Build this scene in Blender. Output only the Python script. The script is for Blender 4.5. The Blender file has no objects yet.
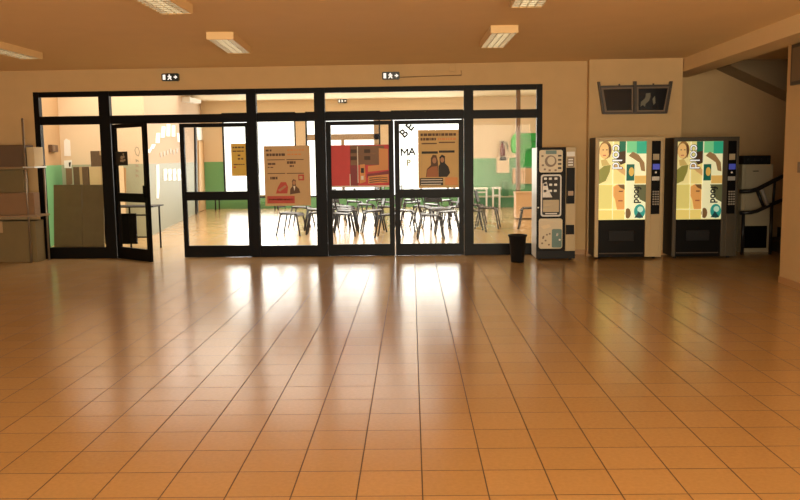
import bpy, bmesh, math, random
from mathutils import Vector, Matrix
C = bpy.context.scene
random.seed(7)

# ---------------------------------------------------------------- camera
F, YAW, PITCH, ROLL, H, D = 816.1, -0.0371, 0.11277, -0.01328, 1.5266, 12.665
cy, sy, cp, sp = math.cos(YAW), math.sin(YAW), math.cos(PITCH), math.sin(PITCH)
FW = Vector((sy*cp, cy*cp, -sp)); R0 = Vector((cy, -sy, 0)); U0 = R0.cross(FW)
c_, s_ = math.cos(ROLL), math.sin(ROLL)
RT = c_*R0 + s_*U0; UP = -s_*R0 + c_*U0
cam = bpy.data.cameras.new('camera'); co = bpy.data.objects.new('camera', cam); C.collection.objects.link(co)
M3 = Matrix((RT, UP, -FW)).transposed()
co.matrix_world = Matrix.Translation((0, 0, H)) @ M3.to_4x4()
cam.sensor_width = 36; cam.lens = F*36/800; cam.clip_end = 200
C.camera = co

# ---------------------------------------------------------------- world, lights, exposure
w = bpy.data.worlds.new('sky'); C.world = w; w.use_nodes = True
bg = w.node_tree.nodes['Background']; bg.inputs[0].default_value = (1, .98, .95, 1); bg.inputs[1].default_value = 2.4
C.view_settings.view_transform = 'Standard'; C.view_settings.look = 'None'
C.view_settings.exposure = 0.0; C.view_settings.gamma = 1; C.view_settings.use_curve_mapping = False

def area(name, loc, direction, sx, sz, power, col):
    l = bpy.data.lights.new(name, 'AREA'); l.shape = 'RECTANGLE'; l.size = sx; l.size_y = sz; l.energy = power; l.color = col
    o = bpy.data.objects.new(name, l); C.collection.objects.link(o); o.location = loc
    o.rotation_euler = Vector(direction).to_track_quat('-Z', 'Y').to_euler()
    return o
# fill lights added out of view, then lamps outside the hall's back windows
area('lobby_side_fill', (-9.0, -1.4, 1.55), (1, 0.25, 0.3), 5, 2.3, 110, (1, .86, .60))  # unseen fill added from the left; that wall has no window
area('rear_fill', (1.1, -3.6, 1.5), (0, 1, 0.36), 5, 2.4, 690, (1, .86, .60))  # unseen fill added behind the camera, standing for entrance daylight
area('hall_side_fill', (4.3, 19.5, 1.9), (-1, 0, 0.0), 9, 2.4, 150, (1, .95, .86))  # added fill on the hall's right; no window is built there
area('hall_overhead_fill', (-3.4, 17.0, 3.25), (0, 0, -1), 7.2, 7.6, 560, (1, .94, .84))  # broad fill added under the hall ceiling, without any fixture
for k, xc in enumerate((-5.25, -2.65, -.07)):
    area('hall_window_daylight', (xc, 25.75, 1.6), (0, -1, -.12), 2.3, 2.6, 95, (1, .98, .94))

def at(x, y, Y):            # point of the vertical plane at distance Y seen at (x, y)
    d = FW + RT*((x-400)/F) - UP*((y-250)/F)
    return Vector((0, 0, H)) + d*(Y/d.y)
def floor_at(x, y, z=0):
    d = FW + RT*((x-400)/F) - UP*((y-250)/F)
    return Vector((0, 0, H)) + d*((z-H)/d.z)

# ---------------------------------------------------------------- materials
def mat(name, col, rough=.6, metal=0, spec=.5, noise=0, nscale=8, emit=None, estr=0):
    m = bpy.data.materials.new(name); m.use_nodes = True
    nt = m.node_tree; b = nt.nodes['Principled BSDF']
    b.inputs['Base Color'].default_value = (*col, 1); b.inputs['Roughness'].default_value = rough
    b.inputs['Metallic'].default_value = metal; b.inputs['Specular IOR Level'].default_value = spec
    if noise:
        tc = nt.nodes.new('ShaderNodeTexCoord'); n = nt.nodes.new('ShaderNodeTexNoise'); n.inputs['Scale'].default_value = nscale
        n.inputs['Detail'].default_value = 5
        r = nt.nodes.new('ShaderNodeMapRange'); r.inputs['To Min'].default_value = 1-noise; r.inputs['To Max'].default_value = 1+noise
        mx = nt.nodes.new('ShaderNodeVectorMath'); mx.operation = 'SCALE'; mx.inputs[0].default_value = col
        nt.links.new(tc.outputs['Object'], n.inputs['Vector']); nt.links.new(n.outputs['Fac'], r.inputs['Value'])
        nt.links.new(r.outputs[0], mx.inputs['Scale']); nt.links.new(mx.outputs[0], b.inputs['Base Color'])
    if emit:
        b.inputs['Emission Color'].default_value = (*emit, 1); b.inputs['Emission Strength'].default_value = estr
    return m
def S(r, g, b):             # sRGB 0..255 to linear
    f = lambda v: (v/255/12.92) if v/255 < .04045 else ((v/255+.055)/1.055)**2.4
    return (f(r), f(g), f(b))

def tile_mat(name, c1, c2, mortar, rough, spec):
    m = bpy.data.materials.new(name); m.use_nodes = True; nt = m.node_tree; b = nt.nodes['Principled BSDF']
    tc = nt.nodes.new('ShaderNodeTexCoord'); mp = nt.nodes.new('ShaderNodeMapping')
    mp.inputs['Rotation'].default_value = (0, 0, -.0219); mp.inputs['Location'].default_value = (-.034, -.256, 0)
    br = nt.nodes.new('ShaderNodeTexBrick'); br.offset = 0; br.squash = 1
    br.inputs['Scale'].default_value = 1; br.inputs['Brick Width'].default_value = .3; br.inputs['Row Height'].default_value = .3
    br.inputs['Mortar Size'].default_value = .0035; br.inputs['Mortar Smooth'].default_value = .1
    br.inputs['Color1'].default_value = (*c1, 1); br.inputs['Color2'].default_value = (*c2, 1); br.inputs['Mortar'].default_value = (*mortar, 1)
    nz = nt.nodes.new('ShaderNodeTexNoise'); nz.inputs['Scale'].default_value = 45; nz.inputs['Detail'].default_value = 4
    mr = nt.nodes.new('ShaderNodeMapRange'); mr.inputs['To Min'].default_value = .86; mr.inputs['To Max'].default_value = 1.14
    vm = nt.nodes.new('ShaderNodeVectorMath'); vm.operation = 'SCALE'
    L = nt.links.new
    L(tc.outputs['Object'], mp.inputs['Vector']); L(mp.outputs[0], br.inputs['Vector']); L(tc.outputs['Object'], nz.inputs['Vector'])
    L(nz.outputs['Fac'], mr.inputs['Value']); L(br.outputs['Color'], vm.inputs[0]); L(mr.outputs[0], vm.inputs['Scale'])
    L(vm.outputs[0], b.inputs['Base Color'])
    rr = nt.nodes.new('ShaderNodeMapRange'); rr.inputs['To Min'].default_value = rough; rr.inputs['To Max'].default_value = .7
    L(br.outputs['Fac'], rr.inputs['Value']); L(rr.outputs[0], b.inputs['Roughness'])
    b.inputs['Specular IOR Level'].default_value = spec
    bp = nt.nodes.new('ShaderNodeBump'); bp.inputs['Strength'].default_value = .25; bp.inputs['Distance'].default_value = .002; bp.invert = True
    L(br.outputs['Fac'], bp.inputs['Height']); L(bp.outputs[0], b.inputs['Normal'])
    return m
def glass_mat(name, tint=(.97, .97, .95)):
    m = bpy.data.materials.new(name); m.use_nodes = True; nt = m.node_tree
    nt.nodes.remove(nt.nodes['Principled BSDF']); out = nt.nodes['Material Output']
    t = nt.nodes.new('ShaderNodeBsdfTransparent'); t.inputs[0].default_value = (*tint, 1)
    g = nt.nodes.new('ShaderNodeBsdfGlossy'); g.inputs['Roughness'].default_value = .02
    fr = nt.nodes.new('ShaderNodeFresnel'); fr.inputs['IOR'].default_value = 1.25
    mx = nt.nodes.new('ShaderNodeMixShader')
    ge = nt.nodes.new('ShaderNodeNewGeometry'); mu = nt.nodes.new('ShaderNodeMath'); mu.operation = 'MULTIPLY_ADD'
    mu.inputs[1].default_value = -1; mu.inputs[2].default_value = 1; m2 = nt.nodes.new('ShaderNodeMath'); m2.operation = 'MULTIPLY'
    nt.links.new(ge.outputs['Backfacing'], mu.inputs[0]); nt.links.new(mu.outputs[0], m2.inputs[0]); nt.links.new(fr.outputs[0], m2.inputs[1])
    nt.links.new(m2.outputs[0], mx.inputs[0]); nt.links.new(t.outputs[0], mx.inputs[1]); nt.links.new(g.outputs[0], mx.inputs[2])
    nt.links.new(mx.outputs[0], out.inputs[0]); return m

WALL = mat('warm_plaster', (.62, .42, .20), .75, noise=.07, nscale=5)
CEIL = mat('ceiling_paint', (.86, .62, .32), .85, noise=.04, nscale=3)
SKIRT = mat('skirting_tile', (.50, .27, .11), .35)
TILE = tile_mat('terracotta_tile', (.50, .315, .135), (.54, .345, .155), (.10, .055, .022), .20, .75)
BLACK = mat('black_painted_metal', (.004, .0035, .0035), .4, spec=.10)
GLASS = glass_mat('clear_glass')
CREAM = mat('cream_plaster', (.78, .62, .43), .8, noise=.03, nscale=3)
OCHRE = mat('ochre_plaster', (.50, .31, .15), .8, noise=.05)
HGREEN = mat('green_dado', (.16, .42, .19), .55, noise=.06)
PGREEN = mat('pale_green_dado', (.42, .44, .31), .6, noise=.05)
HCEIL = mat('hall_ceiling_paint', (.82, .68, .48), .85)
WHITE = mat('white_paint', (.85, .84, .80), .5)
DARK = mat('charcoal_plastic', (.010, .010, .011), .5, spec=.2)
INK = mat('black_ink', (.02, .018, .016), .6)
CHROME = mat('dark_steel_tube', (.03, .03, .032), .35, metal=.6)
STEEL = mat('worn_steel_tube', (.30, .25, .19), .38, metal=.7)
SHELL = mat('grey_chair_shell', (.03, .03, .033), .4, spec=.4)
WOODT = mat('tan_wood', (.55, .33, .15), .5, noise=.12, nscale=12)
KRAFT = mat('kraft_cardboard', (.24, .14, .07), .8, noise=.10, nscale=6)
KRAFTD = mat('brown_cardboard', (.13, .08, .045), .8, noise=.10, nscale=6)
OLIVE = mat('olive_cardboard', (.19, .14, .06), .8, noise=.10, nscale=6)
BOARD = mat('dark_hardboard', (.16, .125, .06), .7, noise=.18, nscale=7)
TAPE = mat('packing_tape', (.45, .31, .17), .4)
BLIND = mat('tan_window_frame', (.42, .30, .18), .6)

# ---------------------------------------------------------------- mesh helpers
class MB:
    def __init__(s): s.bm = bmesh.new(); s.m = 0
    def use(s, i): s.m = i; return s
    def _mark(s, f0):
        for f in s.bm.faces:
            if f.index == -1 or f not in f0: f.material_index = s.m
    def faces(s, vs, fs):
        v = [s.bm.verts.new(p) for p in vs]
        for f in fs:
            fc = s.bm.faces.new([v[i] for i in f]); fc.material_index = s.m
        return s
    def box(s, x0, x1, y0, y1, z0, z1):
        x0, x1 = sorted((x0, x1)); y0, y1 = sorted((y0, y1)); z0, z1 = sorted((z0, z1))
        return s.faces([(x0,y0,z0),(x1,y0,z0),(x1,y1,z0),(x0,y1,z0),(x0,y0,z1),(x1,y0,z1),(x1,y1,z1),(x0,y1,z1)],
            [(3,2,1,0),(4,5,6,7),(0,1,5,4),(1,2,6,5),(2,3,7,6),(3,0,4,7)])
    def tube(s, pts, r, n=8):
        pts = [Vector(p) for p in pts]; rings = []; N = len(pts)
        for i, p in enumerate(pts):
            d = (pts[min(i+1, N-1)] - pts[max(i-1, 0)]).normalized()
            a = d.cross(Vector((0, 0, 1)) if abs(d.z) < .95 else Vector((1, 0, 0))).normalized(); b = d.cross(a)
            rr = r[i] if isinstance(r, (list, tuple)) else r
            rings.append([s.bm.verts.new(p + a*rr*math.cos(2*math.pi*k/n) + b*rr*math.sin(2*math.pi*k/n)) for k in range(n)])
        for i in range(N-1):
            for k in range(n):
                f = s.bm.faces.new((rings[i][k], rings[i][(k+1) % n], rings[i+1][(k+1) % n], rings[i+1][k])); f.material_index = s.m; f.smooth = True
        f = s.bm.faces.new(rings[0][::-1]); f.material_index = s.m
        f = s.bm.faces.new(rings[-1]); f.material_index = s.m
        return s
    def prism(s, poly, axis, a, b):      # polygon extruded; axis 'y': poly=(x,z); 'x': (y,z); 'z': (x,y)
        def P(p, t): return {'y': (p[0], t, p[1]), 'x': (t, p[0], p[1]), 'z': (p[0], p[1], t)}[axis]
        n = len(poly); va = [s.bm.verts.new(P(p, a)) for p in poly]; vb = [s.bm.verts.new(P(p, b)) for p in poly]
        fs = [va, vb[::-1]] + [[va[(i+1) % n], va[i], vb[i], vb[(i+1) % n]] for i in range(n)]
        for q in fs:
            f = s.bm.faces.new(q); f.material_index = s.m
        return s
    def build(s, name, mats, parent=None, bevel=0, seg=2):
        bmesh.ops.recalc_face_normals(s.bm, faces=s.bm.faces)
        me = bpy.data.meshes.new(name); s.bm.to_mesh(me); s.bm.free()
        for m in (mats if isinstance(mats, (list, tuple)) else [mats]): me.materials.append(m)
        o = bpy.data.objects.new(name, me); C.collection.objects.link(o)
        if parent: o.parent = parent
        if bevel:
            b = o.modifiers.new('bevel', 'BEVEL'); b.width = bevel; b.segments = seg; b.limit_method = 'ANGLE'
        return o
def rrect(x0, x1, z0, z1, r, n=4):
    p = []
    for cx, cz, a0 in ((x1-r, z1-r, 0), (x0+r, z1-r, 90), (x0+r, z0+r, 180), (x1-r, z0+r, 270)):
        for k in range(n+1):
            a = math.radians(a0+90*k/n); p.append((cx+r*math.cos(a), cz+r*math.sin(a)))
    return p
def oval(cx, cz, rx, rz, n=16): return [(cx+rx*math.cos(2*math.pi*k/n), cz+rz*math.sin(2*math.pi*k/n)) for k in range(n)]
def tag(o, label, cat, group=None):
    o['label'] = label; o['category'] = cat
    if group: o['group'] = group
    return o
def empty(name, loc, label, cat, group=None, rz=0):
    o = bpy.data.objects.new(name, None); C.collection.objects.link(o); o.location = loc; o.rotation_euler.z = rz
    o.empty_display_size = .1
    return tag(o, label, cat, group)
def struct(o): o['kind'] = 'structure'; return o
def copy_tree(o, parent=None):
    c = o.copy(); C.collection.objects.link(c); c.parent = parent
    for ch in list(o.children): copy_tree(ch, c)
    return c
def text_mesh(body, size, depth=.001, bold=0):
    cu = bpy.data.curves.new('t', 'FONT'); cu.body = body; cu.size = size; cu.extrude = depth; cu.align_x = 'CENTER'; cu.align_y = 'CENTER'; cu.offset = bold
    t = bpy.data.objects.new('t', cu); C.collection.objects.link(t)
    bpy.context.view_layer.update()
    me = bpy.data.meshes.new_from_object(t.evaluated_get(bpy.context.evaluated_depsgraph_get()))
    bpy.data.objects.remove(t); return me
def text_obj(name, body, size, loc, m, parent=None, spin=0, sx=1, depth=.001, bold=0):   # stands upright facing -Y, spin clockwise degrees
    me = text_mesh(body, size, depth, bold); me.materials.clear(); me.materials.append(m)
    o = bpy.data.objects.new(name, me); C.collection.objects.link(o); o.parent = parent
    o.matrix_local = Matrix.Translation(loc) @ Matrix.Rotation(math.radians(spin), 4, 'Y') @ Matrix.Rotation(math.pi/2, 4, 'X') @ Matrix.Diagonal((sx, 1, 1, 1))
    return o

# ---------------------------------------------------------------- the setting: lobby
CZ, HZ, BY = 2.94, 3.33, 25.35       # lobby ceiling, hall ceiling, hall back wall
XL, XR, HT = -6.15, 1.73, 2.61       # glazed screen opening
struct(MB().box(-9.3, 8, -4.3, 26.2, -.12, 0).build('floor', TILE))
struct(MB().box(-9.3, 8, -4.3, D+.2, CZ, CZ+.1).box(3.5, 8, D+.2, 13.7, CZ, CZ+.1).build('ceiling', CEIL))
PIL = 12.50
b = MB()
b.box(-9.2, XL, D, D+.2, 0, CZ).box(XL, XR, D, D+.2, HT, CZ).box(XR, 2.40, D, D+.2, 0, CZ)
struct(b.build('wall_back', WALL))
struct(MB().box(2.40, 3.78, PIL, D+.2, 0, CZ).build('wall_pier', WALL))
struct(MB().box(3.5, 8, 13.5, 13.7, 0, CZ).build('wall_stairwell', WALL))
struct(MB().box(3.78-.12, 3.78, D+.2, 13.5, 0, CZ).build('wall_stairwell_side', WALL))
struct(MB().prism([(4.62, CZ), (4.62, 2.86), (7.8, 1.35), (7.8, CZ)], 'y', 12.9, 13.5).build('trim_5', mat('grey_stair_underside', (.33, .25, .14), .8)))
PX, PY = 4.13, 9.72
struct(MB().box(PX, PX+.26, -4.1, PY, 0, CZ).build('wall_right', WALL))
struct(MB().box(7.8, 8, PY-3, 13.5, 0, CZ).build('wall_stairwell_right', WALL))
struct(MB().box(PX+.26, 8, PY-3.2, PY-3, 0, CZ).build('wall_stairwell_front', WALL))
struct(MB().box(-9.3, -9.2, -4.3, D, 0, CZ).build('wall_left', WALL))
b = MB(); b.box(-9.2, -6.4, -4.3, -4.1, 0, CZ).box(2.4, 4.3, -4.3, -4.1, 0, CZ).box(-6.4, 2.4, -4.3, -4.1, 2.8, CZ)
struct(b.build('wall_front', WALL))
struct(MB().box(3.80, 4.16, PY-.1, 13.5, 2.745, CZ).build('trim_1', CEIL))        # downstand beam over the stair opening
struct(MB().box(3.80, PX, -4.1, PY-.1, 2.745, CZ).build('trim_2', CEIL))
b = MB(); b.box(PX-.012, PX, -4.1, PY, 0, .075); struct(b.build('baseboard_right', SKIRT))
b = MB(); b.box(-9.2, XL, D-.012, D, 0, .075); struct(b.build('baseboard_left', SKIRT))
b = MB(); b.box(XR, 2.40, D-.012, D, 0, .075).box(2.388, 3.78, PIL-.012, PIL, 0, .075); struct(b.build('baseboard_back', SKIRT))

# ---------------------------------------------------------------- glazed screen
FY0, FY1 = D+.01, D+.09
MUL = [(-6.15, -6.065), (-5.125, -4.955), (-2.815, -2.665), (-1.765, -1.60), (.535, .68), (1.645, 1.73)]
b = MB()
b.box(XL, XR, FY0, FY1, 2.53, HT)                                  # head
b.box(XL, XR, FY0, FY1, 2.105, 2.235)                              # transom bar
for x0, x1 in MUL: b.box(x0, x1, FY0-.01, FY1+.01, 0, HT)
for i, j in ((0, 1), (2, 3), (4, 5)): b.box(MUL[i][1], MUL[j][0], FY0, FY1, 0, .175)
fr = struct(b.build('window_1', BLACK))
def pane(x0, x1, z0, z1, parent, y=FY0+.035, nm='glass_pane'):
    return MB().box(x0, x1, y, y+.008, z0, z1).build(nm, GLASS, parent)
for i in range(5):
    pane(MUL[i][1], MUL[i+1][0], 2.235, 2.53, fr)
    if i in (0, 2, 4): pane(MUL[i][1], MUL[i+1][0], .175, 2.105, fr)
# door leaves: two pairs
def leaf(name, hx, hy, wd, ang, hinge_left=True, st0=.075, st1=.075):
    o = MB()
    sgn = 1 if hinge_left else -1
    def bx(a0, a1, z0, z1): o.box(sgn*a0, sgn*a1, 0, .05, z0, z1)
    bx(0, st0, .004, 2.095); bx(wd-st1, wd, .004, 2.095)
    bx(st0, wd-st1, 2.035, 2.095); bx(st0, wd-st1, .90, 1.035); bx(st0, wd-st1, .004, .185)
    d = struct(o.build(name, BLACK)); d.location = (hx, hy, 0); d.rotation_euler.z = ang
    for z0, z1 in ((.185, .90), (1.035, 2.035)):
        MB().box(sgn*st0, sgn*(wd-st1), .02, .028, z0, z1).build('glass_pane', GLASS, d)
    MB().box(sgn*(wd-.05), sgn*(wd-.025), -.045, -.03, .98, 1.16).box(sgn*(wd-.045), sgn*(wd-.03), -.03, 0, .99, 1.01).box(sgn*(wd-.045), sgn*(wd-.03), -.03, 0, 1.13, 1.15).build('door_handle', BLACK, d)
    return d
leaf('door_1', -4.95, FY0+.01, .91, -math.radians(38))
leaf('door_2', -2.82, FY0+.01, 1.06, 0, False, .03, .07)
leaf('door_3', -1.595, FY0+.01, 1.045, 0)
leaf('door_4', .53, FY0+.01, 1.065, 0, False)

# ---------------------------------------------------------------- the setting: hall behind the screen
DZ = 1.47
KA, KB, KC = (-6.45, D+.2), (-7.28, 16.0), (-5.68, 16.3)          # corners of the hall's left side
KD = (-7.05, BY)
def wallstrip(name, p, q, m_up, m_lo, t=.12):
    p, q = Vector((*p, 0)), Vector((*q, 0)); n = (q-p).normalized(); nn = Vector((-n.y, n.x, 0))*t
    b = MB()
    for mi, z0, z1 in ((1, 0, DZ), (0, DZ, HZ)):
        b.use(mi); vs = [p, q, q+nn, p+nn]
        b.faces([(*v.xy, z0) for v in vs]+[(*v.xy, z1) for v in vs], [(3,2,1,0),(4,5,6,7),(0,1,5,4),(1,2,6,5),(2,3,7,6),(3,0,4,7)])
    return struct(b.build(name, [m_up, m_lo]))
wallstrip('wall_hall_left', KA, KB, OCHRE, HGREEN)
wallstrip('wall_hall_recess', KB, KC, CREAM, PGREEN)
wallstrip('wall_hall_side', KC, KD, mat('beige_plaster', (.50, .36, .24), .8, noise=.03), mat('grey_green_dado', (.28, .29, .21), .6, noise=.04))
WIN = [(-6.42, -4.12), (-3.82, -1.50), (-1.17, 1.05)]
WZ0, WZ1 = .33, 2.97
b = MB()
xs = [-7.3] + [v for p in WIN for v in p] + [5]
for i in range(0, len(xs), 2):
    b.use(1).box(xs[i], xs[i+1], BY, BY+.25, 0, DZ).use(0).box(xs[i], xs[i+1], BY, BY+.25, DZ, HZ)
for x0, x1 in WIN:
    b.use(0).box(x0, x1, BY, BY+.25, WZ1, HZ).use(1).box(x0, x1, BY, BY+.25, 0, WZ0)
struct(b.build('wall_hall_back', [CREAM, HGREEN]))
b = MB(); b.use(1).box(4.5, 4.7, 13.7, BY, 0, DZ).use(0).box(4.5, 4.7, 13.7, BY, DZ, HZ)
struct(b.build('wall_hall_right', [CREAM, HGREEN]))
struct(MB().box(-9, 5, D+.2, BY+.25, HZ, HZ+.1).build('ceiling_hall', HCEIL))
struct(MB().box(-9.2, 5, D+.19, D+.21, CZ, HZ+.1).build('wall_hall_front', CREAM))
for i, (x0, x1) in enumerate(WIN):
    b = MB()
    b.box(x0, x0+.05, BY+.02, BY+.08, WZ0, WZ1).box(x1-.05, x1, BY+.02, BY+.08, WZ0, WZ1).box(x0+.05, x1-.05, BY+.02, BY+.08, WZ1-.09, WZ1).box(x0+.05, x1-.05, BY+.02, BY+.08, WZ0, WZ0+.05)
    f = struct(b.build('window_%d' % (i+2), DARK))
    pane(x0+.05, x1-.05, WZ0+.05, WZ1-.09, f, BY+.045)
    if i == 1:
        MB().box(x0+.05, x1-.05, BY+.02, BY+.08, 2.09, 2.27).box(-2.72, -2.62, BY+.02, BY+.08, WZ0+.05, 2.09).box(x1-.2, x1-.05, BY+.02, BY+.08, WZ0+.05, WZ1-.09).build('window_bar', BLIND, f)
    if i == 0:
        pass

# ---------------------------------------------------------------- vending machines
TANM = mat('tan_enamel', (.50, .38, .20), .4, noise=.04)
BRONZE = mat('dark_bronze_enamel', (.06, .046, .025), .45, noise=.04)
PANEL_E = {}
def em(col, k=1.0):
    key = (col, k)
    if key not in PANEL_E:
        c = S(*col); PANEL_E[key] = mat('backlit_print', tuple(v*.6 for v in c), .3, emit=c, estr=.72*k)
    return PANEL_E[key]
def cold_machine(xa, xb, ytop, yb, body, k, label, side):
    Yf = 12.02
    pa, pb = at(xa, yb, Yf), at(xb, yb, Yf)
    W = pb.x-pa.x; Ht = at((xa+xb)/2+2, ytop, Yf).z; Dp = .47
    t = empty('vending_machine', (pa.x, Yf, 0), label, 'vending machine', 'snack machines with backlit fronts')
    MB().box(0, W, .05, Dp, .03, Ht).build('body', side, t, .008)
    for fx in (.08, W-.08): MB().tube([(fx, .12, 0), (fx, .12, .03)], .025).build('foot', DARK, t)
    u0, u1, s0, s1 = .055*W, .755*W, .83*W, .962*W
    zt, zm = Ht-.06, .325*Ht
    b = MB()                                                        # front frame
    b.box(0, u0, 0, .05, .03, Ht).box(u0, W, 0, .05, zt, Ht).box(u1, s0, 0, .05, .03, zt).box(s1, W, 0, .05, .03, zt).box(s0, s1, 0, .05, .03, .37*Ht)
    b.build('front_frame', body, t, .004)
    bay = MB().box(u0, u1, .03, .05, .03, zm).build('dispensing_bay', BLACK, t)
    MB().box(u0+.16, u1-.16, .012, .03, .46*zm, .72*zm).build('delivery_flap', DARK, bay, .004)
    MB().box(u0+.02, u1-.02, .02, .03, .13*zm, .155*zm).build('kick_strip', mat('brown_strip', (.06, .035, .02), .5), bay)
    MB().box(s0, s1, .012, .05, .37*Ht, zt).build('control_panel', BLACK, t)
    cpn = t.children[-1]
    g = lambda y: Ht*(1-(y-ytop)/(yb-ytop))
    cw = s1-s0
    MB().box(s0+.02, s1-.02, .004, .012, g(160), g(154)).build('price_card', mat('beige_card', (.45, .36, .22), .5), cpn)
    MB().box(s0+.02, s1-.01, .004, .012, g(169.5), g(164)).build('display_screen', mat('blue_screen', (.05, .06, .25), .2, emit=(.08, .10, .5), estr=.5*k), cpn)
    MB().tube([(s0+.5*cw, .012, g(172.5)), (s0+.5*cw, .002, g(172.5))], .014, 12).build('card_reader', WHITE, cpn)
    MB().box(s0+.01, s1-.01, .002, .012, g(180.5), g(176.5)).build('coin_slot', mat('silver_slot', (.55, .53, .48), .35, metal=.5), cpn)
    for i in range(3):
        for j in range(6):
            MB().box(s0+.025+i*.034, s0+.05+i*.034, .004, .012, g(205-j*2.5), g(205-j*2.5)+.022).build('key', mat('grey_key', (.30, .27, .22), .5) if (i+j) == 0 else bpy.data.materials['grey_key'], cpn)
    # backlit print, laid out in the photo's own panel frame
    pw, ph = u1-u0, zt-zm
    X = lambda x: u0+(x-599)/48*pw
    Z = lambda y: zt-(y-141.5)/79*ph
    pn = MB().box(u0, u1, .025, .05, zm, zt).build('backlit_panel', em((232, 220, 140), k), t)
    lay = [0.0245]
    def shape(poly, col, nm):
        y1 = .0252 if len(lay) == 1 else lay[-1]
        y0 = lay[-1]-.0008; lay.append(y0)
        MB().prism([(X(px), Z(py)) for px, py in poly], 'y', y0, .0252).build(nm, em(col, k), pn)
    R = lambda x0, x1, y0, y1: [(x0, y0), (x1, y0), (x1, y1), (x0, y1)]
    shape(R(599.1, 613, 141.6, 184), (238, 222, 150), 'print_tile')
    shape(R(613, 626, 165, 184), (236, 216, 135), 'print_tile')
    shape(R(626, 647, 152, 220), (244, 240, 190), 'print_tile')
    shape(oval(605.5, 150, 6.4, 9), (150, 110, 55), 'print_hair')
    shape(oval(604.5, 151, 5, 7.8), (236, 190, 118), 'print_face')
    shape([(607, 143.5), (610.5, 145), (611.5, 151), (610, 158), (608.8, 153), (608.5, 147)], (95, 62, 30), 'print_hair')
    for ex in (602.3, 606): shape(R(ex, ex+1.6, 149.4, 150.3), (95, 60, 35), 'print_eye')
    shape(R(603, 606, 154.8, 155.8), (190, 95, 70), 'print_mouth')
    shape([(601, 160), (606, 159), (610, 165), (602, 166)], (205, 175, 100), 'print_neck')
    shape([(599.2, 170), (604, 166), (611, 165), (610, 172), (606, 181), (599.2, 184)], (140, 135, 60), 'print_leaf')
    shape(R(619.5, 626, 141.6, 153), (20, 105, 75), 'print_tile')
    shape([(616, 158), (620, 152), (626, 151), (626, 163), (621, 165)], (70, 45, 25), 'print_dark')  # dark brown hair shape in the print
    shape([(612, 165), (618, 163), (626, 170), (626, 176), (620, 172)], (212, 168, 105), 'print_arm')
    shape(R(627, 637, 141.6, 153), (120, 205, 140), 'print_tile')
    shape(R(637, 646.9, 141.6, 154), (45, 170, 130), 'print_tile')
    shape([(629, 156), (633, 152), (639, 155), (645, 163), (646, 172), (642, 171), (640, 163), (634, 159)], (150, 115, 70), 'print_arm')
    shape(R(627, 635, 164.5, 181), (15, 95, 75), 'print_tile')
    shape(oval(632, 172, 2.6, 4.5), (220, 175, 80), 'print_fruit')
    shape(R(635.5, 646.9, 176, 184), (225, 180, 95), 'print_tile')
    shape([(603, 185), (604.5, 188), (602, 197), (599.5, 200), (600, 192)], (250, 245, 225), 'print_sliver')  # white sliver shape in the print
    shape(R(599.1, 613, 184.5, 209), (228, 212, 120), 'print_tile')
    shape([(614, 187), (619, 184), (625, 185), (625.5, 210), (618, 210), (616, 200), (614, 196)], (226, 160, 85), 'print_face')
    shape([(618, 184.5), (625, 184.5), (625.5, 190), (621, 188)], (120, 85, 45), 'print_hair')
    shape(R(619.5, 623.5, 191, 192.2), (110, 70, 35), 'print_brow')
    shape(R(619, 623.5, 200.5, 201.8), (170, 95, 55), 'print_mouth')
    shape(R(599.1, 625.5, 210.5, 219.9), (240, 216, 120), 'print_tile')
    shape(oval(629, 214, 3, 5.2), (120, 90, 50), 'print_nut')
    shape([(634.5, 185), (646.9, 185), (646.9, 203), (641, 200)], (95, 95, 60), 'print_dark')  # dark printed ground behind the word
    shape(oval(641, 212, 5.6, 7.2), (40, 150, 135), 'print_cup')
    shape(oval(641.5, 210, 3, 3), (190, 225, 195), 'print_cup')
    shape([(636, 218.5), (640, 212), (645, 218.5)], (20, 60, 60), 'print_cup')
    for yl in (184.2, 210): shape(R(599.1, 625.8, yl, yl+.5), (250, 242, 190), 'print_seam')
    for xl in (613, 626.2): shape(R(xl, xl+.5, 141.6, 219.9), (250, 244, 200), 'print_seam')
    yt = lay[-1]-.002
    s = ph/79
    text_obj('print_word', 'cold', 14*s, (X(616.9), yt+.0012, Z(157)), em((20, 18, 15), k), pn, 90, 1.05, .0006, .007)
    text_obj('print_word', 'cold', 14*s, (X(616.7), yt, Z(157)), em((250, 250, 245), k*1.15), pn, 90, 1.05, .0006, .0)
    text_obj('print_word', 'food', 10*s, (X(638), yt, Z(195.5)), em((15, 15, 15), k), pn, 90, .9, .0006, .004)
    return t
SIDE = mat('dark_grey_enamel', (.016, .015, .014), .5, spec=.25)
cold_machine(594.2, 661, 137, 259.5, TANM, 1.0, 'tan vending machine with the brightest backlit cold drinks panel, left of the pair', SIDE)
cold_machine(671.5, 735.8, 137, 259, BRONZE, .70, 'dark bodied vending machine with dimmer backlit cold drinks panel, beside the stairs', SIDE)

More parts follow.
